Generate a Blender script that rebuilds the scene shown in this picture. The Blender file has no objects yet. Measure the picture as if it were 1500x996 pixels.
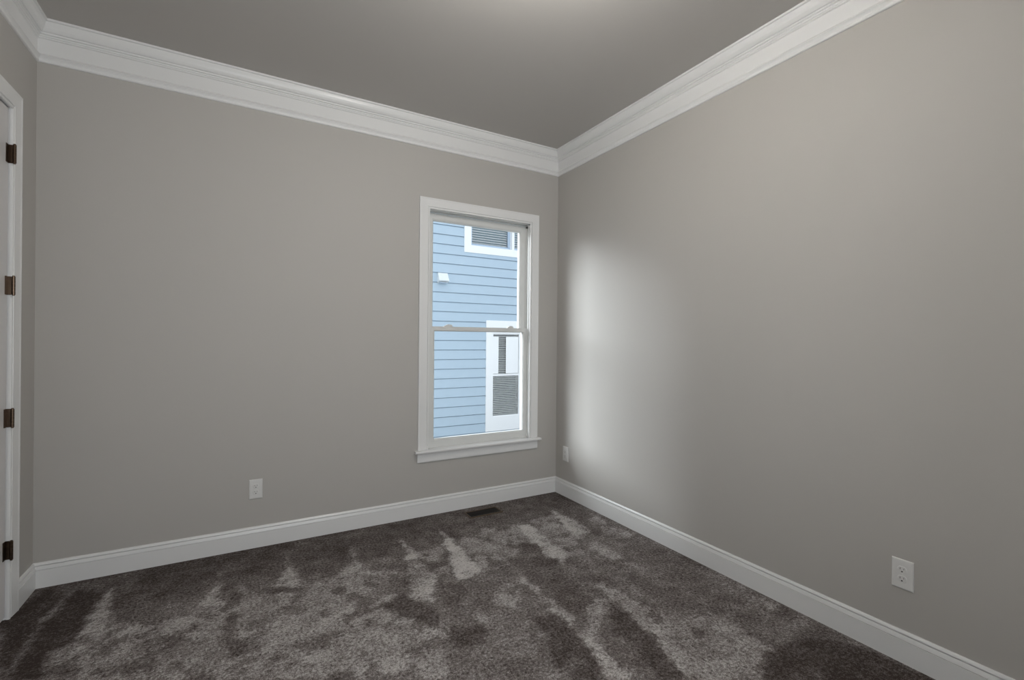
import bpy, bmesh, math
import numpy as np
from mathutils import Matrix, Vector

# ------------------------------------------------------------------ camera
F_PX, YAW, PITCH, ROLL = 686.54382, 0.52137, -0.00035, 0.00866
CAM = Vector((-2.451, -3.45629, 1.35671))
scene = bpy.context.scene
cam_data = bpy.data.cameras.new('camera')
cam_data.sensor_fit = 'HORIZONTAL'
cam_data.sensor_width = 36.0
cam_data.lens = 36.0 * F_PX / 1500.0
cam_data.clip_start = 0.02
cam = bpy.data.objects.new('camera', cam_data)
scene.collection.objects.link(cam)
fwd = Vector((math.sin(YAW) * math.cos(PITCH), math.cos(YAW) * math.cos(PITCH), math.sin(PITCH)))
rgt = Vector((math.cos(YAW), -math.sin(YAW), 0))
upv = rgt.cross(fwd)
r2 = math.cos(ROLL) * rgt + math.sin(ROLL) * upv
u2 = -math.sin(ROLL) * rgt + math.cos(ROLL) * upv
cam.matrix_world = Matrix((
    (r2.x, u2.x, -fwd.x, CAM.x), (r2.y, u2.y, -fwd.y, CAM.y), (r2.z, u2.z, -fwd.z, CAM.z), (0, 0, 0, 1)))
scene.camera = cam

# ------------------------------------------------------------------ light
SKY_COLOR, SKY_STRENGTH = (0.80, 0.905, 1.0), 1.48
SUN_COLOR, SUN_STRENGTH, SUN_ANGLE = (0.88, 0.95, 1.0), 14.0, 34
SUN_DIR = Vector((1.0, -0.76, -0.48))
LAMP_COLOR, LAMP_STRENGTH = (1.0, 0.965, 0.915), 76.0
FILL_COLOR, FILL_POWER = (0.95, 0.98, 1.0), 48.0     # added fill light, set outside an invented window behind the viewer
EXPOSURE = 0.0

world = bpy.data.worlds.new('sky')
scene.world = world
world.use_nodes = True
bg = world.node_tree.nodes['Background']
bg.inputs[0].default_value = (*SKY_COLOR, 1)
bg.inputs[1].default_value = SKY_STRENGTH
fill_data = bpy.data.lights.new('rear_fill_light', 'AREA')  # fill lamp added to brighten the room from behind the viewer
fill_data.shape = 'RECTANGLE'
fill_data.size, fill_data.size_y = 1.8, 1.6
fill_data.energy = FILL_POWER
fill_data.color = FILL_COLOR
fill = bpy.data.objects.new('rear_fill_light', fill_data)
scene.collection.objects.link(fill)
fill.location = (-1.9, -4.30, 1.45)
fill.rotation_euler = (math.radians(97), 0, math.radians(-22))
sun_data = bpy.data.lights.new('hazy_sun', 'SUN')
sun_data.energy = SUN_STRENGTH
sun_data.color = SUN_COLOR
sun_data.angle = math.radians(SUN_ANGLE)
sun = bpy.data.objects.new('hazy_sun', sun_data)
scene.collection.objects.link(sun)
sun.location = (-6, 8, 9)
sun.rotation_euler = SUN_DIR.to_track_quat('-Z', 'Y').to_euler()
scene.view_settings.view_transform = 'Standard'
scene.view_settings.look = 'None'
scene.view_settings.exposure = EXPOSURE
scene.view_settings.gamma = 1.0
scene.view_settings.use_curve_mapping = False

# ------------------------------------------------------------------ materials
def mat(name, color, rough=0.6, metal=0.0, spec=0.4, bump=None, vary=None):
    m = bpy.data.materials.new(name)
    m.use_nodes = True
    nt = m.node_tree
    b = nt.nodes['Principled BSDF']
    b.inputs['Base Color'].default_value = (*color, 1)
    b.inputs['Roughness'].default_value = rough
    b.inputs['Metallic'].default_value = metal
    b.inputs['Specular IOR Level'].default_value = spec
    if bump or vary:
        tc = nt.nodes.new('ShaderNodeTexCoord')
    if vary:                                    # (scale, amount): faint mottling of the thing's own colour
        n = nt.nodes.new('ShaderNodeTexNoise')
        n.inputs['Scale'].default_value = vary[0]
        n.inputs['Detail'].default_value = 4
        nt.links.new(tc.outputs['Object'], n.inputs['Vector'])
        mx = nt.nodes.new('ShaderNodeMix')
        mx.data_type = 'RGBA'
        a = vary[1]
        mx.inputs[6].default_value = (*[max(0, c * (1 - a)) for c in color], 1)
        mx.inputs[7].default_value = (*[min(1, c * (1 + a)) for c in color], 1)
        nt.links.new(n.outputs['Fac'], mx.inputs[0])
        nt.links.new(mx.outputs[2], b.inputs['Base Color'])
    if bump:                                    # (scale, strength, distance)
        n = nt.nodes.new('ShaderNodeTexNoise')
        n.inputs['Scale'].default_value = bump[0]
        n.inputs['Detail'].default_value = 3
        nt.links.new(tc.outputs['Object'], n.inputs['Vector'])
        bp = nt.nodes.new('ShaderNodeBump')
        bp.inputs['Strength'].default_value = bump[1]
        bp.inputs['Distance'].default_value = bump[2]
        nt.links.new(n.outputs['Fac'], bp.inputs['Height'])
        nt.links.new(bp.outputs['Normal'], b.inputs['Normal'])
    return m

def glass_mat(name, gloss, rough=0.0, tint=(1, 1, 1)):
    m = bpy.data.materials.new(name)
    m.use_nodes = True
    nt = m.node_tree
    nt.nodes.clear()
    out = nt.nodes.new('ShaderNodeOutputMaterial')
    mix = nt.nodes.new('ShaderNodeMixShader')
    tr = nt.nodes.new('ShaderNodeBsdfTransparent')
    tr.inputs['Color'].default_value = (*tint, 1)
    gl = nt.nodes.new('ShaderNodeBsdfGlossy')
    gl.inputs['Roughness'].default_value = rough
    fr = nt.nodes.new('ShaderNodeFresnel')
    fr.inputs['IOR'].default_value = 1.45
    mu = nt.nodes.new('ShaderNodeMath')
    mu.operation = 'MULTIPLY'
    mu.inputs[1].default_value = gloss
    nt.links.new(fr.outputs[0], mu.inputs[0])
    nt.links.new(mu.outputs[0], mix.inputs[0])
    nt.links.new(tr.outputs[0], mix.inputs[1])
    nt.links.new(gl.outputs[0], mix.inputs[2])
    nt.links.new(mix.outputs[0], out.inputs[0])
    return m

M = {
    'wall': mat('greige_wall_paint', (0.45, 0.433, 0.408), 0.6, 0, 0.35, bump=(320, 0.05, 0.0006)),
    'ceiling': mat('flat_ceiling_paint', (0.50, 0.48, 0.455), 0.8, 0, 0.2, bump=(260, 0.06, 0.0006)),
    'trim': mat('white_semigloss_trim', (0.735, 0.735, 0.73), 0.30, 0, 0.45),
    'door': mat('white_door_paint', (0.60, 0.585, 0.58), 0.32, 0, 0.45),
    'vinyl': mat('white_vinyl', (0.66, 0.665, 0.65), 0.35, 0, 0.45),
    'plastic': mat('white_plastic', (0.68, 0.675, 0.66), 0.35, 0, 0.5),
    'slot': mat('dark_slot', (0.02, 0.02, 0.02), 0.6),
    'hinge': mat('oiled_bronze', (0.10, 0.07, 0.05), 0.30, 1.0, 0.5, vary=(90, 0.25)),
    'register': mat('brown_register_metal', (0.085, 0.058, 0.036), 0.45, 0.4, 0.4),
    'register_dark': mat('register_shadow_black', (0.012, 0.010, 0.009), 0.7),
    'glass': glass_mat('window_glass', 0.7),
    'far_glass': glass_mat('neighbor_glass', 1.0, 0.02),
    'siding': mat('pale_blue_siding', (0.445, 0.55, 0.64), 0.6, 0, 0.3, bump=(60, 0.12, 0.002), vary=(9, 0.04)),
    'far_trim': mat('bright_white_exterior_trim', (0.90, 0.90, 0.90), 0.5, 0, 0.3),
    'hood': mat('offwhite_vent_plastic', (0.78, 0.80, 0.80), 0.5),
    'far_frame': mat('grey_blue_sash', (0.46, 0.56, 0.68), 0.5),
    'slat': mat('venetian_slat', (0.78, 0.80, 0.78), 0.5, vary=(14, 0.2)),
    'slat_blue': mat('pale_blue_slat', (0.82, 0.90, 0.93), 0.5, vary=(9, 0.2)),
    'reflection_white': mat('white_reflection_card', (0.90, 0.90, 0.90), 0.6),  # white of the cards that imitate reflections in the neighbour's pane
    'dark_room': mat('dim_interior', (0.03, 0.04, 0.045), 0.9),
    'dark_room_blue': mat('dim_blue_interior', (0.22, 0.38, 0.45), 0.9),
    'soil': mat('pale_gravel', (0.14, 0.14, 0.13), 0.9, vary=(12, 0.3)),
    'shingle': mat('grey_shingle', (0.22, 0.22, 0.23), 0.9, vary=(20, 0.25)),
    'exterior': mat('exterior_clapboard', (0.55, 0.58, 0.60), 0.7),
}
lampm = bpy.data.materials.new('frosted_lamp_glass')
lampm.use_nodes = True
_b = lampm.node_tree.nodes['Principled BSDF']
_b.inputs['Base Color'].default_value = (0.9, 0.88, 0.84, 1)
_b.inputs['Emission Color'].default_value = (*LAMP_COLOR, 1)
_b.inputs['Emission Strength'].default_value = LAMP_STRENGTH
M['lamp'] = lampm

def carpet_material():
    m = bpy.data.materials.new('cut_pile_carpet')
    m.use_nodes = True
    nt = m.node_tree
    N, Lk = nt.nodes, nt.links
    b = N['Principled BSDF']
    b.inputs['Roughness'].default_value = 0.95
    b.inputs['Specular IOR Level'].default_value = 0.1
    tc = N.new('ShaderNodeTexCoord')
    at = N.new('ShaderNodeAttribute')
    at.attribute_name = 'nap'
    def noise(scale, detail, rough=0.6):
        n = N.new('ShaderNodeTexNoise')
        n.inputs['Scale'].default_value = scale
        n.inputs['Detail'].default_value = detail
        n.inputs['Roughness'].default_value = rough
        Lk.new(tc.outputs['Object'], n.inputs['Vector'])
        return n.outputs['Fac']
    def math_(op, a, c):
        n = N.new('ShaderNodeMath')
        n.operation = op
        for i, v in enumerate((a, c)):
            if isinstance(v, (int, float)):
                n.inputs[i].default_value = v
            else:
                Lk.new(v, n.inputs[i])
        return n.outputs[0]
    blotch = math_('MULTIPLY', math_('SUBTRACT', noise(13, 5, 0.65), 0.5), CARPET_BLOTCH)
    fleck = math_('MULTIPLY', math_('SUBTRACT', noise(75, 3, 0.7), 0.5), CARPET_FLECK)
    fine = math_('MULTIPLY', math_('SUBTRACT', noise(240, 2, 0.7), 0.5), CARPET_FINE)
    pit = N.new('ShaderNodeMapRange')                 # gaps between tufts
    pit.inputs['From Min'].default_value, pit.inputs['From Max'].default_value = 0.57, 0.68
    Lk.new(noise(62, 3, 0.55), pit.inputs['Value'])
    s0 = math_('ADD', math_('ADD', at.outputs['Fac'], blotch), math_('ADD', fleck, fine))
    s = math_('SUBTRACT', s0, math_('MULTIPLY', pit.outputs[0], CARPET_PIT))
    cr = N.new('ShaderNodeValToRGB')
    e = cr.color_ramp.elements
    e[0].position, e[0].color = 0.0, (*CARPET_DARK, 1)
    e[1].position, e[1].color = 1.0, (*CARPET_LIGHT, 1)
    mid = e.new(0.5)
    mid.color = (*CARPET_MID, 1)
    Lk.new(s, cr.inputs[0])
    Lk.new(cr.outputs[0], b.inputs['Base Color'])
    h = math_('ADD', math_('MULTIPLY', noise(75, 3, 0.7), 1.0), math_('MULTIPLY', noise(240, 2, 0.7), 0.5))
    bp = N.new('ShaderNodeBump')
    bp.inputs['Strength'].default_value = 0.7
    bp.inputs['Distance'].default_value = 0.012
    Lk.new(h, bp.inputs['Height'])
    Lk.new(bp.outputs['Normal'], b.inputs['Normal'])
    return m
CARPET_DARK, CARPET_MID, CARPET_LIGHT = (0.050, 0.038, 0.033), (0.20, 0.177, 0.168), (0.60, 0.572, 0.552)
CARPET_BLOTCH, CARPET_FLECK, CARPET_FINE = 0.6, 1.5, 1.4
CARPET_PIT = 0.35
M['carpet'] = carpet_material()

# ------------------------------------------------------------------ helpers
def origin_of(o):
    v = Vector((0, 0, 0))
    while o is not None:
        v += o.location
        o = o.parent
    return v

def link(name, bm, material, parent=None, local=False, smooth=False):
    """one mesh object; vertices are world coordinates unless local"""
    if parent is not None and not local:
        bmesh.ops.translate(bm, verts=bm.verts, vec=-origin_of(parent))
    bmesh.ops.recalc_face_normals(bm, faces=bm.faces)
    me = bpy.data.meshes.new(name)
    bm.to_mesh(me)
    bm.free()
    me.materials.append(material)
    if smooth:
        for p in me.polygons:
            p.use_smooth = True
    o = bpy.data.objects.new(name, me)
    scene.collection.objects.link(o)
    o.parent = parent
    return o

def empty(name, loc, rz=0.0):
    o = bpy.data.objects.new(name, None)
    o.empty_display_size = 0.1
    scene.collection.objects.link(o)
    o.location = loc
    o.rotation_euler = (0, 0, rz)
    return o

def tag(o, label, cat, group=None, kind=None):
    o['label'] = label
    o['category'] = cat
    if group:
        o['group'] = group
    if kind:
        o['kind'] = kind
    return o

def box(bm, x0, x1, y0, y1, z0, z1, bevel=0.0):
    vs = [bm.verts.new((x, y, z)) for x in (x0, x1) for y in (y0, y1) for z in (z0, z1)]
    fs = [(0, 1, 3, 2), (4, 6, 7, 5), (0, 4, 5, 1), (2, 3, 7, 6), (0, 2, 6, 4), (1, 5, 7, 3)]
    faces = [bm.faces.new([vs[i] for i in f]) for f in fs]
    if bevel:
        edges = {e for f in faces for e in f.edges}
        bmesh.ops.bevel(bm, geom=list(edges), offset=bevel, segments=2, affect='EDGES', profile=0.6)
    return bm

def B(*a, **k):
    return box(bmesh.new(), *a, **k)

def loft(bm, rings, closed=False, caps=True):
    vr = [[bm.verts.new(p) for p in r] for r in rings]
    n = len(rings[0])
    m = len(rings)
    for i in range(m if closed else m - 1):
        a, b = vr[i], vr[(i + 1) % m]
        for k in range(n):
            bm.faces.new((a[k], a[(k + 1) % n], b[(k + 1) % n], b[k]))
    if caps and not closed:
        bm.faces.new(vr[0][::-1])
        bm.faces.new(vr[-1])
    return bm

def rect_frame(bm, x0, x1, z0, z1, w, prof):
    """closed mitred frame round the clear opening x0..x1, z0..z1; w = widths (left, right, bottom, top);
    prof = ring of (fraction of width, y)"""
    wl, wr, wb, wt = w
    rings = []
    for cx, cz, sx, sz in ((x0, z0, -wl, -wb), (x1, z0, wr, -wb), (x1, z1, wr, wt), (x0, z1, -wl, wt)):
        rings.append([(cx + sx * f, y, cz + sz * f) for f, y in prof])
    return loft(bm, rings, closed=True)

def lathe(bm, prof, cx, cy, seg=40):
    rings = []
    for i in range(seg):
        a = 2 * math.pi * i / seg
        rings.append([(cx + r * math.cos(a), cy + r * math.sin(a), z) for r, z in prof])
    return loft(bm, rings, closed=True)

def cyl(bm, p0, p1, r, seg=14):
    p0, p1 = Vector(p0), Vector(p1)
    d = (p1 - p0).normalized()
    a = d.orthogonal().normalized()
    b = d.cross(a)
    rings = [[tuple(p + a * (r * math.cos(2 * math.pi * i / seg)) + b * (r * math.sin(2 * math.pi * i / seg)))
              for i in range(seg)] for p in (p0, p1)]
    return loft(bm, rings)

# ------------------------------------------------------------------ room
W, YB, H = 3.4197, -3.95, 3.048            # the room: x -W..0, y YB..0, z 0..H
T = 0.14                                   # wall thickness
S = 'structure'
WX0, WX1, WZ0, WZ1 = -1.212, -0.285, 0.505, 2.366   # clear opening of the window
DY1, DY0, DZ = -0.324, -1.15, 2.44         # clear opening of the door
REG = (-0.946, -0.662, -0.230, -0.100)     # floor register

# floor: one carpet mesh, whose pile lies in brushed strokes, with light falloff painted into the left corner (both in the nap attribute)
NAP_AND_FALLOFF = [
    (0.03, [(-3.40, -0.21), (-3.35, -0.06), (-3.09, -0.22), (-3.09, -0.45), (-3.09, -0.69), (-3.17, -0.74), (-3.14, -0.93), (-3.27, -0.86), (-3.44, -0.33)]),  # dark pile in the left corner, with falloff of light painted in
    (0.72, [(-3.06, -0.18), (-2.98, -0.61), (-3.08, -0.69), (-3.09, -0.45), (-3.07, -0.23)]),
    (0.74, [(-2.55, -0.28), (-2.53, -0.77), (-2.64, -0.72), (-2.60, -0.49)]),
    (0.50, [(-3.22, -0.14), (-3.25, -0.42), (-3.25, -0.57), (-3.24, -0.86), (-3.25, -0.86), (-3.27, -0.55), (-3.27, -0.38), (-3.24, -0.13)]),
    (0.62, [(-3.08, -0.69), (-2.97, -0.62), (-2.64, -0.71), (-2.52, -0.75), (-2.30, -0.64), (-2.34, -1.38), (-3.12, -0.94), (-3.11, -0.78)]),
    (0.50, [(-2.69, -0.48), (-2.68, -0.59), (-2.76, -0.58), (-2.78, -0.52)]),
    (0.66, [(-2.46, -0.46), (-2.36, -0.69), (-2.33, -0.62), (-2.15, -0.72), (-2.06, -0.65), (-1.92, -0.56), (-1.76, -0.65), (-1.63, -0.79), (-1.68, -1.06), (-1.62, -1.18), (-1.60, -1.37), (-1.74, -1.72), (-2.45, -1.31)]),
    (0.74, [(-2.20, -0.25), (-2.18, -0.52), (-2.16, -0.67), (-2.30, -0.60), (-2.23, -0.44)]),
    (0.70, [(-1.83, -0.27), (-1.81, -0.54), (-1.76, -0.72), (-1.93, -0.65), (-1.88, -0.47)]),
    (0.86, [(-1.51, -0.33), (-1.48, -0.57), (-1.48, -0.93), (-1.60, -1.17), (-1.70, -1.05), (-1.60, -0.79)]),
    (0.95, [(-1.22, -0.31), (-1.20, -0.70), (-1.22, -1.00), (-1.40, -1.04), (-1.32, -0.69)]),
    (0.62, [(-1.50, -0.59), (-1.32, -0.57), (-1.37, -0.81), (-1.43, -1.07), (-1.49, -0.99), (-1.48, -0.78)]),
    (0.62, [(-1.16, -0.42), (-0.98, -0.55), (-1.01, -0.86), (-1.05, -1.04), (-1.22, -1.00), (-1.20, -0.70)]),
    (0.95, [(-0.94, -0.44), (-0.88, -0.48), (-0.90, -0.88), (-1.04, -0.86)]),
    (0.62, [(-0.98, -0.44), (-0.69, -0.48), (-0.34, -0.46), (-0.47, -0.87), (-0.56, -1.11), (-0.64, -1.07), (-0.65, -0.77), (-0.93, -0.91), (-1.13, -0.99), (-1.23, -0.94)]),
    (0.85, [(-0.70, -0.51), (-0.62, -0.56), (-0.64, -0.77), (-0.64, -1.07), (-0.80, -1.19), (-0.79, -0.98)]),
    (0.80, [(-0.31, -0.38), (-0.28, -0.44), (-0.28, -0.82), (-0.44, -0.95), (-0.45, -0.84)]),
    (0.60, [(-0.07, -0.49), (-0.07, -1.05), (-0.24, -1.03), (-0.21, -0.78)]),
    (0.62, [(-0.44, -0.95), (-0.36, -1.03), (-0.37, -1.44), (-0.41, -1.39), (-0.49, -1.09)]),
    (0.72, [(-1.08, -1.12), (-1.05, -1.19), (-1.04, -1.50), (-1.04, -1.65), (-1.07, -1.85), (-1.08, -2.08), (-1.17, -2.03), (-1.11, -1.77), (-1.10, -1.51)]),
    (0.68, [(-0.74, -1.34), (-0.68, -1.41), (-0.66, -1.75), (-0.74, -1.95), (-0.80, -2.19), (-0.81, -2.23), (-0.89, -2.19), (-0.81, -1.95), (-0.78, -1.74), (-0.76, -1.51)]),
    (0.62, [(-0.86, -1.52), (-0.79, -1.58), (-0.97, -1.75), (-1.05, -1.80), (-1.10, -1.76), (-0.98, -1.68)]),
    (0.60, [(-0.66, -1.75), (-0.59, -1.82), (-0.45, -1.99), (-0.49, -2.19), (-0.67, -2.31), (-0.80, -2.19), (-0.74, -1.95)]),
    (0.60, [(-0.56, -1.88), (-0.39, -1.96), (-0.41, -2.05), (-0.42, -2.24), (-0.56, -2.27), (-0.62, -2.34), (-0.72, -2.40), (-1.00, -2.25)]),
    (0.74, [(-0.40, -2.03), (-0.42, -2.24), (-0.46, -2.25), (-0.47, -2.18)]),
    (0.60, [(-0.03, -1.80), (-0.01, -2.06), (-0.04, -2.34), (-0.10, -2.24), (-0.12, -2.05)]),
    (0.78, [(-1.21, -1.15), (-1.14, -1.21), (-1.16, -1.36), (-1.26, -1.41), (-1.33, -1.32)]),
    (0.66, [(-1.41, -1.33), (-1.41, -1.46), (-1.46, -1.53), (-1.47, -1.44)]),
    (0.25, [(-1.84, -1.06), (-1.70, -1.03), (-1.59, -1.27), (-1.63, -1.42), (-1.71, -1.28), (-1.79, -1.19)]),
    (0.30, [(-0.84, -0.75), (-0.74, -0.85), (-0.79, -0.97), (-0.92, -0.93)]),
    (0.30, [(-1.00, -1.04), (-0.80, -0.97), (-0.75, -1.09), (-0.82, -1.27), (-0.85, -1.52), (-1.03, -1.69), (-1.03, -1.48), (-1.03, -1.18)]),
    (0.20, [(-1.22, -1.53), (-1.08, -1.55), (-1.11, -1.79), (-1.15, -1.99), (-1.21, -2.01), (-1.30, -1.96), (-1.30, -1.81), (-1.22, -1.68)]),
    (0.18, [(-0.80, -1.59), (-0.79, -1.75), (-0.82, -1.96), (-0.90, -2.18), (-0.99, -2.13), (-0.93, -1.95), (-0.94, -1.80)]),
    (0.30, [(-1.51, -1.03), (-1.40, -1.04), (-1.37, -1.19), (-1.49, -1.23), (-1.54, -1.14)]),
    (0.20, [(-1.58, -1.38), (-1.44, -1.46), (-1.49, -1.59), (-1.61, -1.57), (-1.64, -1.48)]),
    (0.12, [(-0.42, -2.24), (-0.25, -2.25), (-0.07, -2.38), (-0.01, -2.68), (-0.15, -2.78), (-0.76, -2.44), (-0.62, -2.34), (-0.56, -2.27)]),
    (0.28, [(-2.51, -0.76), (-2.46, -0.82), (-2.47, -0.98), (-2.41, -1.15), (-2.49, -1.15), (-2.51, -1.02)]),
    (0.25, [(-3.11, -0.89), (-3.05, -0.87), (-3.00, -0.93), (-3.06, -0.96)]),
    (0.30, [(-2.33, -0.60), (-2.16, -0.68), (-2.17, -0.73), (-2.33, -0.66)]),
]
def value_noise(x, y, cell, seed):
    rs = np.random.RandomState(seed)
    g = rs.rand(256, 256)
    fx, fy = x / cell + 100, y / cell + 100
    ix, iy = np.floor(fx).astype(int), np.floor(fy).astype(int)
    tx, ty = fx - ix, fy - iy
    tx, ty = tx * tx * (3 - 2 * tx), ty * ty * (3 - 2 * ty)
    def G(a, b):
        return g[a % 256, b % 256]
    return (G(ix, iy) * (1 - tx) + G(ix + 1, iy) * tx) * (1 - ty) + (G(ix, iy + 1) * (1 - tx) + G(ix + 1, iy + 1) * tx) * ty

def poly_mask(px, py, poly, soft):
    inside = np.zeros(px.shape, bool)
    d2 = np.full(px.shape, 1e9)
    n = len(poly)
    for i in range(n):
        (ax, ay), (bx, by) = poly[i], poly[(i + 1) % n]
        c = (ay > py) != (by > py)
        with np.errstate(divide='ignore', invalid='ignore'):
            xi = (bx - ax) * (py - ay) / (by - ay if by != ay else 1e-9) + ax
        inside ^= c & (px < xi)
        ex, ey = bx - ax, by - ay
        t = np.clip(((px - ax) * ex + (py - ay) * ey) / (ex * ex + ey * ey + 1e-12), 0, 1)
        d2 = np.minimum(d2, (px - ax - t * ex) ** 2 + (py - ay - t * ey) ** 2)
    sd = np.sqrt(d2) * np.where(inside, 1, -1)
    return np.clip(sd / soft * 0.5 + 0.5, 0, 1)

def build_floor():
    nx, ny = 286, 330
    xs, ys = np.linspace(-W - T, T, nx), np.linspace(YB - T, T, ny)
    X, Y = np.meshgrid(xs, ys)
    px = (X + 0.022 * (value_noise(X, Y, 0.06, 1) - 0.5) + 0.03 * (value_noise(X, Y, 0.02, 2) - 0.5)).ravel()
    py = (Y + 0.022 * (value_noise(X, Y, 0.06, 3) - 0.5) + 0.03 * (value_noise(X, Y, 0.02, 4) - 0.5)).ravel()
    nap = np.full(px.shape, 0.43)
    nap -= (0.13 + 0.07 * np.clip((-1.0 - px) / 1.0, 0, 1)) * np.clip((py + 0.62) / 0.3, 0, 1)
    for v, poly in NAP_AND_FALLOFF:
        k = poly_mask(px, py, poly, 0.014)
        nap = nap * (1 - k) + v * k
    blot = value_noise(px, py, 0.10, 7) * 0.55 + value_noise(px, py, 0.04, 8) * 0.45
    nap -= 0.22 * np.clip((blot - 0.56) / 0.08, 0, 1) * np.clip((nap - 0.4) / 0.2, 0, 1)   # trodden spots
    nap += 0.20 * (value_noise(px, py, 0.10, 5) - 0.5) + 0.14 * (value_noise(px, py, 0.045, 6) - 0.5)
    verts = np.stack([X.ravel(), Y.ravel(), np.zeros(px.shape)], 1)
    idx = np.arange(nx * ny).reshape(ny, nx)
    quads = np.stack([idx[:-1, :-1], idx[:-1, 1:], idx[1:, 1:], idx[1:, :-1]], -1).reshape(-1, 4)
    me = bpy.data.meshes.new('floor')
    me.from_pydata(verts.tolist(), [], quads.tolist())
    a = me.attributes.new('nap', 'FLOAT', 'POINT')
    a.data.foreach_set('value', nap.astype(np.float32))
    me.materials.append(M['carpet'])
    o = bpy.data.objects.new('floor', me)
    scene.collection.objects.link(o)
    return tag(o, 'brown grey cut-pile carpet with brushed vacuum strokes', 'floor', kind=S)
build_floor()

tag(link('ceiling', B(-W - T, T, YB - T, T, H, H + 0.15), M['ceiling']),
    'plain greige painted ceiling above the white crown moulding', 'ceiling', kind=S)
bm = bmesh.new()
box(bm, -W - T, WX0 - 0.02, 0, T, 0, H)
box(bm, WX1 + 0.02, T, 0, T, 0, H)
box(bm, WX0 - 0.02, WX1 + 0.02, 0, T, 0, WZ0 - 0.03)
box(bm, WX0 - 0.02, WX1 + 0.02, 0, T, WZ1 + 0.02, H)
tag(link('wall_back', bm, M['wall']), 'greige painted wall with the single white window in it', 'wall', kind=S)
tag(link('wall_right', B(0, T, YB - T, 0, 0, H), M['wall']),
    'long bare greige wall on the right, lit in a soft patch beside the window', 'wall', kind=S)
bm = bmesh.new()
box(bm, -W - T, -W, DY1 + 0.02, 0, 0, H)
box(bm, -W - T, -W, YB - T, DY0 - 0.02, 0, H)
box(bm, -W - T, -W, DY0 - 0.02, DY1 + 0.02, DZ + 0.02, H)
tag(link('wall_left', bm, M['wall']), 'narrow strip of greige wall beside the white door', 'wall', kind=S)
bm = bmesh.new()
RX0, RX1, RZ0, RZ1 = -2.75, -1.05, 0.70, 2.25      # clear opening of the window added behind the viewer for fill light
box(bm, -W, RX0, YB - T, YB, 0, H)
box(bm, RX1, 0, YB - T, YB, 0, H)
box(bm, RX0, RX1, YB - T, YB, 0, RZ0)
box(bm, RX0, RX1, YB - T, YB, RZ1, H)
tag(link('wall_rear', bm, M['wall']), 'greige wall behind the viewer', 'wall', kind=S)

# mouldings: a profile of (reach from wall, height) swept along each wall with mitred ends
def wall_run(prof, side, start=None):
    if side == 'back':
        return [[(-W + q, -q, z) for q, z in prof], [(-q, -q, z) for q, z in prof]]
    if side == 'right':
        return [[(-q, -q, z) for q, z in prof], [(-q, YB + q, z) for q, z in prof]]
    if side == 'rear':
        return [[(-q, YB + q, z) for q, z in prof], [(-W + q, YB + q, z) for q, z in prof]]
    return [[(-W + q, -q if start is None else start[0], z) for q, z in prof],
            [(-W + q, YB + q if start is None else start[1], z) for q, z in prof]]

def drop(p):
    return [(q, H - d) for q, d in p]
CROWN = drop([(0.0, 0.0), (0.054, 0.0), (0.054, 0.011), (0.046, 0.013), (0.0445, 0.022), (0.0415, 0.034), (0.036, 0.045),
              (0.030, 0.053), (0.024, 0.0595), (0.018, 0.061), (0.018, 0.065), (0.0215, 0.066), (0.0215, 0.072),
              (0.014, 0.0745), (0.0135, 0.082), (0.0095, 0.0835), (0.0095, 0.090), (0.0025, 0.0935), (0.0025, 0.172),
              (0.008, 0.1755), (0.015, 0.182), (0.018, 0.187), (0.018, 0.1895), (0.014, 0.193), (0.009, 0.199),
              (0.0065, 0.204), (0.0065, 0.2055), (0.0095, 0.2065), (0.011, 0.211), (0.0105, 0.216), (0.0075, 0.220),
              (0.0, 0.2212)])
BASE = [(0.0, 0.0), (0.016, 0.0), (0.016, 0.0955), (0.0105, 0.0963), (0.0105, 0.0988), (0.0150, 0.0996), (0.0105, 0.1165),
        (0.002, 0.1178), (0.002, 0.1214), (0.0102, 0.1219), (0.0085, 0.128), (0.004, 0.1345), (0.0, 0.1345)]
for i, (side, txt) in enumerate((('back', 'white crown moulding along the window wall'),
                                 ('right', 'white crown moulding along the long right wall'),
                                 ('left', 'white crown moulding above the door wall'),
                                 ('rear', 'white crown moulding on the wall behind the viewer'))):
    tag(link('trim_%d' % (i + 1), loft(bmesh.new(), wall_run(CROWN, side)), M['trim']), txt, 'crown moulding', kind=S)
tag(link('baseboard_back', loft(bmesh.new(), wall_run(BASE, 'back')), M['trim']),
    'white baseboard under the window', 'baseboard', kind=S)
tag(link('baseboard_right', loft(bmesh.new(), wall_run(BASE, 'right')), M['trim']),
    'white baseboard along the long right wall', 'baseboard', kind=S)
tag(link('baseboard_rear', loft(bmesh.new(), wall_run(BASE, 'rear')), M['trim']),
    'white baseboard on the wall behind the viewer', 'baseboard', kind=S)
CW = 0.087                                 # door casing width
r = wall_run(BASE, 'left')
bm = loft(bmesh.new(), [r[0], [(x, DY1 + CW, z) for x, y, z in r[0]]])
tag(link('baseboard_left', bm, M['trim']), 'short white baseboard between door casing and corner', 'baseboard', kind=S)
bm = loft(bmesh.new(), [[(x, DY0 - CW, z) for x, y, z in r[0]], r[1]])
tag(link('baseboard_left', bm, M['trim']), 'white baseboard on the near side of the door', 'baseboard', kind=S)

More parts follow.
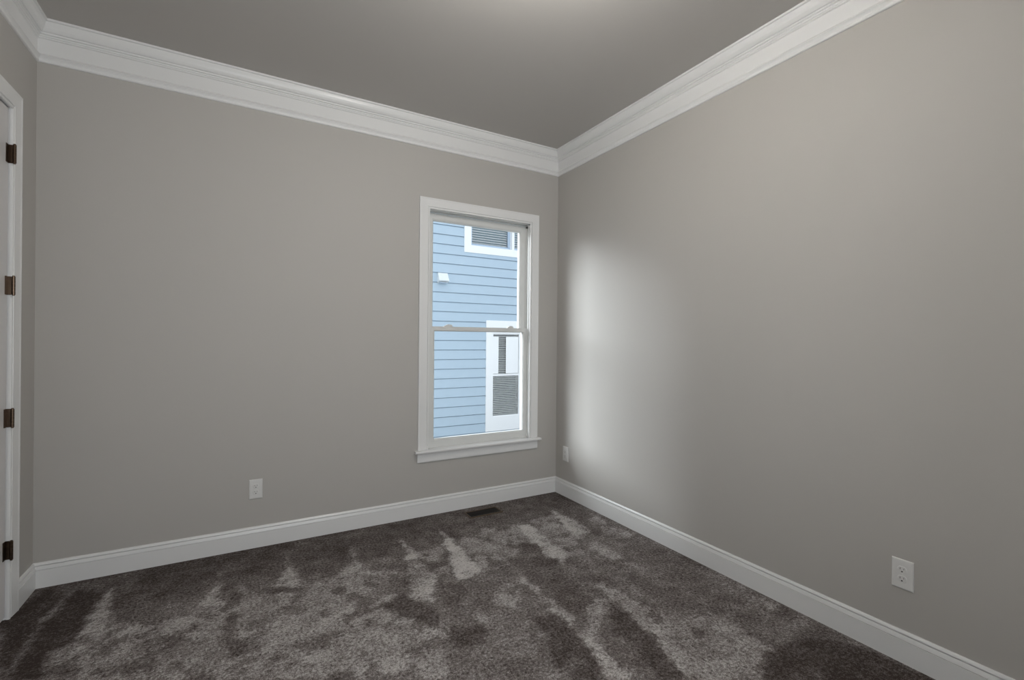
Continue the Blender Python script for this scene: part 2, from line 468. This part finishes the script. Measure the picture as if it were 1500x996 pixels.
# ------------------------------------------------------------------ window
CAS = [(0.0, 0.0), (0.0, 0.010), (0.003, 0.012), (0.010, 0.012), (0.0115, 0.006), (0.016, 0.006), (0.018, 0.012), (0.045, 0.0145),
       (0.070, 0.0165), (0.076, 0.0185), (0.083, 0.0185), (0.083, 0.0)]   # (across, out)
win = tag(empty('window_1', (-0.75, 0, WZ0)), 'white double-hung window overlooking the blue siding', 'window', kind=S)
CX0, CX1, CZ = WX0 + 0.004, WX1 - 0.010, WZ1 - 0.005
ZS = 0.507                                 # top of the stool
c = link('casing', loft(bmesh.new(), [[(CX0 - u, -h, ZS) for u, h in CAS], [(CX0 - u, -h, CZ + u) for u, h in CAS]]), M['trim'], win)
c = link('casing', loft(bmesh.new(), [[(CX1 + u, -h, ZS) for u, h in CAS], [(CX1 + u, -h, CZ + u) for u, h in CAS]]), M['trim'], win)
c = link('casing', loft(bmesh.new(), [[(CX0 - u, -h, CZ + u) for u, h in CAS], [(CX1 + u, -h, CZ + u) for u, h in CAS]]), M['trim'], win)
# stool with a rounded nose and horns, apron with a small cove
nose = [(0.034, 0.507), (-0.042, 0.507), (-0.047, 0.5055), (-0.050, 0.501), (-0.050, 0.492), (-0.047, 0.4875), (-0.042, 0.486), (0.034, 0.486)]
bm = loft(bmesh.new(), [[(WX0, y, z) for y, z in nose], [(WX1, y, z) for y, z in nose]])
horn = [(0.0, 0.507)] + nose[1:7] + [(0.0, 0.486)]
loft(bm, [[(-1.318, y, z) for y, z in horn], [(WX0, y, z) for y, z in horn]])
loft(bm, [[(WX1, y, z) for y, z in horn], [(-0.188, y, z) for y, z in horn]])
link('stool', bm, M['trim'], win)
apr = [(0.0, 0.486), (-0.019, 0.486), (-0.019, 0.478), (-0.0165, 0.472), (-0.0165, 0.426), (-0.0155, 0.416), (-0.012, 0.411), (0.0, 0.411)]
link('apron', loft(bmesh.new(), [[(-1.294, y, z) for y, z in apr], [(-0.210, y, z) for y, z in apr]]), M['trim'], win)
# jamb: liner of the opening with parting stops
bm = rect_frame(bmesh.new(), WX0, WX1, WZ0 - 0.022, WZ1, (0.02, 0.02, 0.008, 0.02), [(0, 0.0), (1, 0.0), (1, T + 0.02), (0, T + 0.02)])
for sx, x in ((1, WX0), (-1, WX1)):
    box(bm, min(x, x + sx * 0.012), max(x, x + sx * 0.012), 0.016, 0.030, ZS, WZ1)
    box(bm, min(x, x + sx * 0.010), max(x, x + sx * 0.010), 0.068, 0.073, 1.46, WZ1)
    box(bm, min(x, x + sx * 0.014), max(x, x + sx * 0.014), 0.118, 0.130, WZ0, WZ1)
box(bm, WX0, WX1, 0.016, 0.030, WZ1 - 0.010, WZ1)
box(bm, WX0, WX1, 0.068, 0.073, WZ1 - 0.008, WZ1)
link('jamb', bm, M['vinyl'], win)
link('sill', loft(bmesh.new(), [[(x, 0.035, 0.486), (x, 0.035, 0.504), (x, T + 0.06, 0.492), (x, T + 0.06, 0.462)] for x in (WX0, WX1)]), M['vinyl'], win)
def sash(name, x0, x1, z0, z1, ox0, ox1, oz0, oz1, yf, yb):
    w = (x0 - ox0, ox1 - x1, z0 - oz0, oz1 - z1)
    bm = rect_frame(bmesh.new(), x0, x1, z0, z1, w,
                    [(0, yb), (0, yf + 0.011), (0.07, yf + 0.007), (0.11, yf + 0.003), (0.17, yf + 0.003), (0.21, yf), (1, yf), (1, yb)])
    o = link(name, bm, M['vinyl'], win)
    yg = yf + 0.013
    link('glass_pane', B(x0 - 0.003, x1 + 0.003, yg, yg + 0.004, z0 - 0.003, z1 + 0.003), M['glass'], o)
    return o
low = sash('lower_sash', -1.145, -0.336, 0.574, 1.420, WX0 + 0.001, WX1 - 0.001, 0.5075, 1.457, 0.032, 0.066)
sash('upper_sash', -1.147, -0.352, 1.459, 2.298, WX0 + 0.001, WX1 - 0.001, 1.421, 2.355, 0.075, 0.112)
for a, b, c_, d in ((-1.066, -1.035, -0.998, -0.995), (-0.486, -0.466, -0.441, -0.431)):
    pts = [(a, 1.4572), (d, 1.4572), (d, 1.4655), (c_, 1.4745), (b, 1.4755), (b - 0.004, 1.473), (a, 1.460)]
    link('sash_lock', loft(bmesh.new(), [[(x, 0.038, z) for x, z in pts], [(x, 0.064, z) for x, z in pts]]), M['vinyl'], win)
k = link('balance_clip', B(-0.305, -0.289, 0.036, 0.052, 2.336, 2.344), M['slot'], win)
k['label'] = 'small black clip in the top corner of the window'

# unseen wide window, added behind the viewer to let the fill light in
fill_win = tag(empty('fill_window', ((RX0 + RX1) / 2, YB, RZ0)), 'unseen wide white window added behind the viewer for fill light', 'window', kind=S)
link('casing', rect_frame(bmesh.new(), RX0, RX1, RZ0, RZ1, (0.083,) * 4, [(0, YB), (0, YB + 0.012), (0.8, YB + 0.017), (1, YB + 0.018), (1, YB)]), M['trim'], fill_win)  # casing of the added fill window
for a, b in ((RX0, (RX0 + RX1) / 2), ((RX0 + RX1) / 2, RX1)):
    sh = link('sash', rect_frame(bmesh.new(), a + 0.05, b - 0.05, RZ0 + 0.05, RZ1 - 0.05, (0.05,) * 4, [(0, YB - 0.10), (0, YB - 0.065), (1, YB - 0.06), (1, YB - 0.10)]), M['vinyl'], fill_win)  # sash of the added fill window
    link('glass_pane', B(a + 0.045, b - 0.045, YB - 0.085, YB - 0.081, RZ0 + 0.045, RZ1 - 0.045), M['glass'], sh)  # pane of the added fill window

# ------------------------------------------------------------------ door
door = tag(empty('door_1', (-W, DY1, 0)), 'white panelled door with four bronze hinges at the left edge', 'door', kind=S)
P = [(u * CW / 0.083, h) for u, h in CAS]
link('casing', loft(bmesh.new(), [[(-W + h, DY1 + u, 0) for u, h in P], [(-W + h, DY1 + u, DZ + u) for u, h in P]]), M['trim'], door)
link('casing', loft(bmesh.new(), [[(-W + h, DY0 - u, 0) for u, h in P], [(-W + h, DY0 - u, DZ + u) for u, h in P]]), M['trim'], door)
link('casing', loft(bmesh.new(), [[(-W + h, DY0 - u, DZ + u) for u, h in P], [(-W + h, DY1 + u, DZ + u) for u, h in P]]), M['trim'], door)
bm = bmesh.new()
box(bm, -W - T, -W, DY1 + 0.004, DY1 + 0.02, 0, DZ + 0.02)
box(bm, -W - T, -W, DY0 - 0.02, DY0 - 0.004, 0, DZ + 0.02)
box(bm, -W - T, -W, DY0 - 0.004, DY1 + 0.004, DZ + 0.004, DZ + 0.02)
box(bm, -W - T, -W - 0.045, DY1 - 0.010, DY1 + 0.004, 0, DZ + 0.004)      # stops behind the leaf
box(bm, -W - T, -W - 0.045, DY0 - 0.004, DY0 + 0.010, 0, DZ + 0.004)
box(bm, -W - T, -W - 0.045, DY0, DY1, DZ - 0.010, DZ + 0.004)
link('jamb', bm, M['trim'], door)
xf = -W - 0.006                           # face of the leaf
y0, y1, z0, z1 = DY0 - 0.001, DY1 + 0.001, 0.012, DZ - 0.001
bm = bmesh.new()
st = 0.105
box(bm, xf - 0.036, xf, y0, y0 + st, z0, z1)
box(bm, xf - 0.036, xf, y1 - st, y1, z0, z1)
for a, b in ((z0, 0.24), (0.93, 1.06), (z1 - 0.125, z1)):
    box(bm, xf - 0.036, xf, y0 + st, y1 - st, a, b)
leaf = link('door_leaf', bm, M['door'], door)
for a, b in ((0.24, 0.93), (1.06, z1 - 0.125)):
    rings = []
    for yy, zz, sy, sz in ((y0 + st, a, 1, 1), (y1 - st, a, -1, 1), (y1 - st, b, -1, -1), (y0 + st, b, 1, -1)):
        rings.append([(xf - d, yy + sy * u, zz + sz * u) for u, d in ((0, 0.002), (0.012, 0.012), (0.030, 0.012), (0.045, 0.006), (0.045, 0.030), (0.0, 0.030))])
    bm = loft(bmesh.new(), rings, closed=True)
    box(bm, xf - 0.030, xf - 0.006, y0 + st + 0.045, y1 - st - 0.045, a + 0.045, b - 0.045)
    link('raised_panel', bm, M['door'], leaf)
for z in (2.222, 1.5945, 0.963, 0.3317):
    h = 0.044
    bm = B(xf + 0.001, -W + 0.016, DY1 - 0.0022, DY1 - 0.0002, z - h, z + h)
    box(bm, xf, xf + 0.0022, DY1 - 0.026, DY1 - 0.002, z - h, z + h)
    hg = link('hinge', bm, M['hinge'], door)
    hg['label'] = 'bronze butt hinge'
    bm = bmesh.new()
    for q in range(5):
        cyl(bm, (-W + 0.0185, DY1 - 0.0075, z - h + q * 0.0176 + 0.0004), (-W + 0.0185, DY1 - 0.0075, z - h + (q + 1) * 0.0176 - 0.0004), 0.0066)
    cyl(bm, (-W + 0.0185, DY1 - 0.0075, z - h - 0.004), (-W + 0.0185, DY1 - 0.0075, z + h + 0.004), 0.0045)
    link('knuckle', bm, M['hinge'], hg, smooth=False)
bm = lathe(bmesh.new(), [(0.0, 0.0), (0.028, 0.0), (0.028, 0.006), (0.012, 0.010), (0.012, 0.030), (0.026, 0.040), (0.029, 0.052), (0.022, 0.064), (0.0, 0.067)][1:-1] + [(0.002, 0.067), (0.002, 0.0)], 0, 0, 28)
bmesh.ops.rotate(bm, verts=bm.verts, matrix=Matrix.Rotation(math.pi / 2, 3, 'Y'), cent=(0, 0, 0))
bmesh.ops.translate(bm, verts=bm.verts, vec=(xf, DY0 + 0.065, 0.96))
link('knob', bm, M['hinge'], leaf, smooth=True)

# ------------------------------------------------------------------ ceiling lamp (the room's own light, above the frame)
LX, LY, LZ, LR = -1.52, -2.12, 2.87, 0.122
lamp = tag(empty('ceiling_lamp', (LX, LY, H)), 'round frosted globe lamp hung close under the middle of the ceiling', 'lamp')
link('canopy', lathe(bmesh.new(), [(0.002, H), (0.070, H), (0.072, H - 0.010), (0.060, H - 0.022), (0.030, H - 0.028), (0.030, LZ + LR * 0.97), (0.002, LZ + LR * 0.97)], LX, LY), M['hinge'], lamp)
dome = [(LR * math.sin(a) if 0 < k < 14 else 0.003, LZ + LR * math.cos(a)) for k, a in enumerate([math.pi * k / 14 for k in range(15)])]
link('glass_globe', lathe(bmesh.new(), dome, LX, LY), M['lamp'], lamp, smooth=True)

# ------------------------------------------------------------------ wall outlets (local: x along wall, -y out of wall, z up)
def rounded_face(hw, hh, cut):
    """the flat-topped oval of a duplex receptacle"""
    pts = []
    for i in range(40):
        a = 2 * math.pi * i / 40
        x, z = hw * math.cos(a), hw * math.sin(a)
        pts.append((x, max(-hh, min(hh, z))))
    return pts

def outlet(loc, rz, label):
    t = tag(empty('wall_outlet', loc, rz), label, 'outlet', 'duplex wall outlets low on the walls')
    w, h = 0.0385, 0.0625
    rings = [[(-w, y, -h), (w, y, -h), (w, y, h), (-w, y, h)] for y in (0.0,)]
    prof = [(0.0, 0.0), (0.0, 0.0030), (0.0015, 0.0052), (0.0045, 0.0064), (0.012, 0.0068)]
    rings = [[(-w + i, -o, -h + i), (w - i, -o, -h + i), (w - i, -o, h - i), (-w + i, -o, h - i)] for i, o in prof]
    pl = link('cover_plate', loft(bmesh.new(), rings), M['plastic'], t, local=True)
    for s in (1, -1):
        zc = s * 0.0195
        f = rounded_face(0.0168, 0.0138, 0)
        rc = link('receptacle', loft(bmesh.new(), [[(x * k, -o, zc + z * k) for x, z in f] for o, k in ((0.005, 1.0), (0.0082, 1.0), (0.0092, 0.95))]), M['plastic'], t, local=True)
        bm = B(-0.0075, -0.0058, -0.0097, -0.0090, zc + 0.0000, zc + 0.0088)
        box(bm, 0.0058, 0.0073, -0.0097, -0.0090, zc + 0.0012, zc + 0.0082)
        g = [(0.0032 * math.cos(a), zc - 0.0068 + 0.0032 * min(math.sin(a), 0.6)) for a in [2 * math.pi * i / 16 for i in range(16)]]
        loft(bm, [[(x, -0.0090, z) for x, z in g], [(x, -0.0097, z) for x, z in g]])
        sl = link('slots', bm, M['slot'], rc, local=True)
        sl['label'] = 'dark plug slots'
    bm = cyl(bmesh.new(), (0, -0.0060, 0), (0, -0.0078, 0), 0.0032)
    link('screw', bm, M['plastic'], t, local=True)
    return t
outlet((-2.3705, 0, 0.377), 0, 'white duplex outlet on the window wall, left of the window')
outlet((0, -2.557, 0.3715), -math.pi / 2, 'white duplex outlet on the right wall, nearest the viewer')
outlet((0, -0.149, 0.366), -math.pi / 2, 'white outlet on the right wall, close to the corner by the window')

# ------------------------------------------------------------------ floor register
rx0, rx1, ry0, ry1 = REG
reg = tag(empty('floor_register', ((rx0 + rx1) / 2, (ry0 + ry1) / 2, 0)), 'dark brown metal floor register set in the carpet under the window', 'floor vent')
rings = []
for x, y, sx, sy in ((rx0, ry0, 1, 1), (rx1, ry0, -1, 1), (rx1, ry1, -1, -1), (rx0, ry1, 1, -1)):
    rings.append([(x + sx * u, y + sy * u, z) for u, z in ((0, 0.001), (0.002, 0.005), (0.004, 0.007), (0.011, 0.007), (0.013, 0.004), (0.013, 0.001))])
link('rim', loft(bmesh.new(), rings, closed=True), M['register'], reg)
link('duct_opening', B(rx0 + 0.012, rx1 - 0.012, ry0 + 0.012, ry1 - 0.012, 0.0008, 0.0016), M['register_dark'], reg)
bm = bmesh.new()
n = 20
for i in range(n):
    x = rx0 + 0.020 + (rx1 - rx0 - 0.040) * (i + 0.5) / n
    loft(bm, [[(x - 0.002, y, 0.0018), (x - 0.0012, y, 0.0018), (x + 0.002, y, 0.0052), (x + 0.0012, y, 0.0052)] for y in (ry0 + 0.013, ry1 - 0.013)])
box(bm, rx0 + 0.017, rx1 - 0.017, (ry0 + ry1) / 2 - 0.003, (ry0 + ry1) / 2 + 0.003, 0.002, 0.0056)
link('grille', bm, M['register_dark'], reg)

# ------------------------------------------------------------------ the house next door
D = 4.0                                    # its wall plane
GZ = -0.95                                 # ground between the houses
HX0, HX1, HZ = -0.9, 7.5, 4.75
tag(link('ground', B(-14, 16, T, 14, GZ - 0.2, GZ), M['soil']), 'pale ground between the two houses', 'ground', kind=S)
house = tag(empty('neighboring_house', (1.3, D, GZ)), 'pale blue lap-sided house with white trimmed windows seen through the window', 'house')
UW = (0.987, 1.802, 3.000, 4.30)           # upper window openings
UW2 = (1.852, 2.667, 3.000, 4.30)
LW = (1.433, 1.972, -0.020, 1.480)         # lower window opening
EXPO, ZREF = 0.1625, 2.8065
def siding():
    """overlapping boards, each cut round the window openings"""
    bm = bmesh.new()
    holes = [(UW[0] - 0.05, UW2[1] + 0.05, UW[2], UW[3]), (LW[0] - 0.06, LW[1] + 0.06, LW[2], LW[3])]
    z = ZREF - EXPO * 24
    while z < HZ:
        zt = min(z + EXPO, HZ)
        if zt > GZ:
            cuts = []
            for hx0, hx1, hz0, hz1 in holes:
                if zt > hz0 and z < hz1:
                    cuts.append((hx0, hx1))
            x = HX0
            for a, b in sorted(cuts) + [(HX1, HX1)]:
                loft(bm, [[(xx, D - 0.017, z), (xx, D - 0.004, zt - 0.012), (xx, D + 0.016, zt - 0.010), (xx, D + 0.016, zt + 0.012), (xx, D + 0.03, zt + 0.012), (xx, D + 0.03, z + 0.004)] for xx in (x, a)])
                x = b
        z += EXPO
    return bm
wall = link('siding', siding(), M['siding'], house)
bm = bmesh.new()
box(bm, HX0, HX1, D + 0.35, D + 0.45, GZ, HZ)
box(bm, HX0, HX0 + 0.1, D + 0.01, D + 6, GZ, HZ)
box(bm, HX1 - 0.1, HX1, D + 0.01, D + 6, GZ, HZ)
box(bm, HX0, HX1, D + 5.9, D + 6, GZ, HZ)
link('shell', bm, M['exterior'], house)
bm = loft(bmesh.new(), [[(x, D - 0.35, HZ), (x, D - 0.35, HZ + 0.12), (x, D + 3, HZ + 1.1), (x, D + 6.35, HZ + 0.12), (x, D + 6.35, HZ)] for x in (HX0 - 0.3, HX1 + 0.3)])
link('roof', bm, M['shingle'], house)

def slats(bm, x0, x1, z0, z1, pitch, y, depth, tilt):
    z = z0 + pitch * 0.5
    while z < z1:
        a = (y - depth / 2, z - tilt)
        b = (y + depth / 2, z + tilt)
        loft(bm, [[(x, a[0], a[1]), (x, b[0], b[1]), (x, b[0], b[1] + 0.002), (x, a[0], a[1] + 0.002)] for x in (x0, x1)])
        z += pitch

def far_window(op, trim_w, label, upper):
    x0, x1, z0, z1 = op
    f = link('window', rect_frame(bmesh.new(), x0, x1, z0, z1, trim_w, [(0, D + 0.10), (0, D - 0.023), (1, D - 0.023), (1, D + 0.10)]), M['far_trim'], house)
    f['label'] = label
    return f
# lower double-hung window
f = far_window(LW, (0.140, 0.140, 0.262, 0.220), 'white double-hung window at the lower right with grey blinds', False)
x0, x1, z0, z1 = LW
zm = 0.725
for a, b in ((z0, zm), (zm, z1)):
    s_ = link('sash', rect_frame(bmesh.new(), x0 + 0.004, x1 - 0.004, a + 0.012, b - 0.022, (0.004, 0.004, 0.012, 0.022), [(0, D + 0.03), (0, D - 0.016), (1, D - 0.016), (1, D + 0.03)]), M['far_trim'], f)
link('pane', B(x0, x1, D - 0.003, D - 0.001, z0, z1), M['far_glass'], f)
bm = bmesh.new()
slats(bm, x0 + 0.004, x1 - 0.004, z0 + 0.012, z1, 0.0335, D + 0.022, 0.022, 0.0088)
link('blind', bm, M['slat'], f)
link('reflection_card', B(x0 + 0.002, 1.548, D - 0.011, D - 0.007, 0.745, 1.412), M['reflection_white'], f)  # white card standing in for a bright reflection in the glass
link('reflection_card', B(1.700, x1 - 0.012, D - 0.011, D - 0.007, 0.745, 1.412), M['reflection_white'], f)  # second card, likewise a reflection put in as colour
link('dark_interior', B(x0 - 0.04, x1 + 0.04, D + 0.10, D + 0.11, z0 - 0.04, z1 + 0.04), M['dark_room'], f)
# upper pair, one trim round both
for j, op in enumerate((UW, UW2)):
    x0, x1, z0, z1 = op
    f = far_window(op, (0.131, 0.025, 0.130, 0.131) if j == 0 else (0.025, 0.131, 0.130, 0.131),
                   'white trimmed upper window with pale blue blinds' if j == 0 else 'upper window beyond the white mullion', True)
    link('sash', rect_frame(bmesh.new(), x0 + 0.045, x1 - 0.045, z0 + 0.045, z1 - 0.045, (0.045, 0.045, 0.045, 0.045), [(0, D + 0.10), (0, D + 0.05), (1, D + 0.05), (1, D + 0.10)]), M['far_frame'], f)
    link('pane', B(x0 + 0.04, x1 - 0.04, D + 0.070, D + 0.074, z0 + 0.04, z1 - 0.04), M['far_glass'], f)
    bm = bmesh.new()
    slats(bm, x0 + 0.046, x1 - 0.046, z0 + 0.05, z1 - 0.05, 0.042, D + 0.098, 0.030, 0.0155)
    link('blind', bm, M['slat_blue'], f)
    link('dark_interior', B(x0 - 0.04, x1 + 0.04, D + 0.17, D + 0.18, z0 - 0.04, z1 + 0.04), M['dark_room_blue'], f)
# dryer vent hood on the siding
vh = link('vent_hood', loft(bmesh.new(), [
    [(0.372, D - 0.012, 2.470), (0.540, D - 0.012, 2.470), (0.540, D - 0.012, 2.300), (0.372, D - 0.012, 2.300)],
    [(0.372, D - 0.045, 2.470), (0.540, D - 0.045, 2.470), (0.545, D - 0.12, 2.335), (0.367, D - 0.12, 2.335)]]), M['hood'], house)
vh['label'] = 'small white vent hood'
link('vent_opening', B(0.390, 0.522, D - 0.10, D - 0.02, 2.296, 2.306), M['far_frame'], vh)
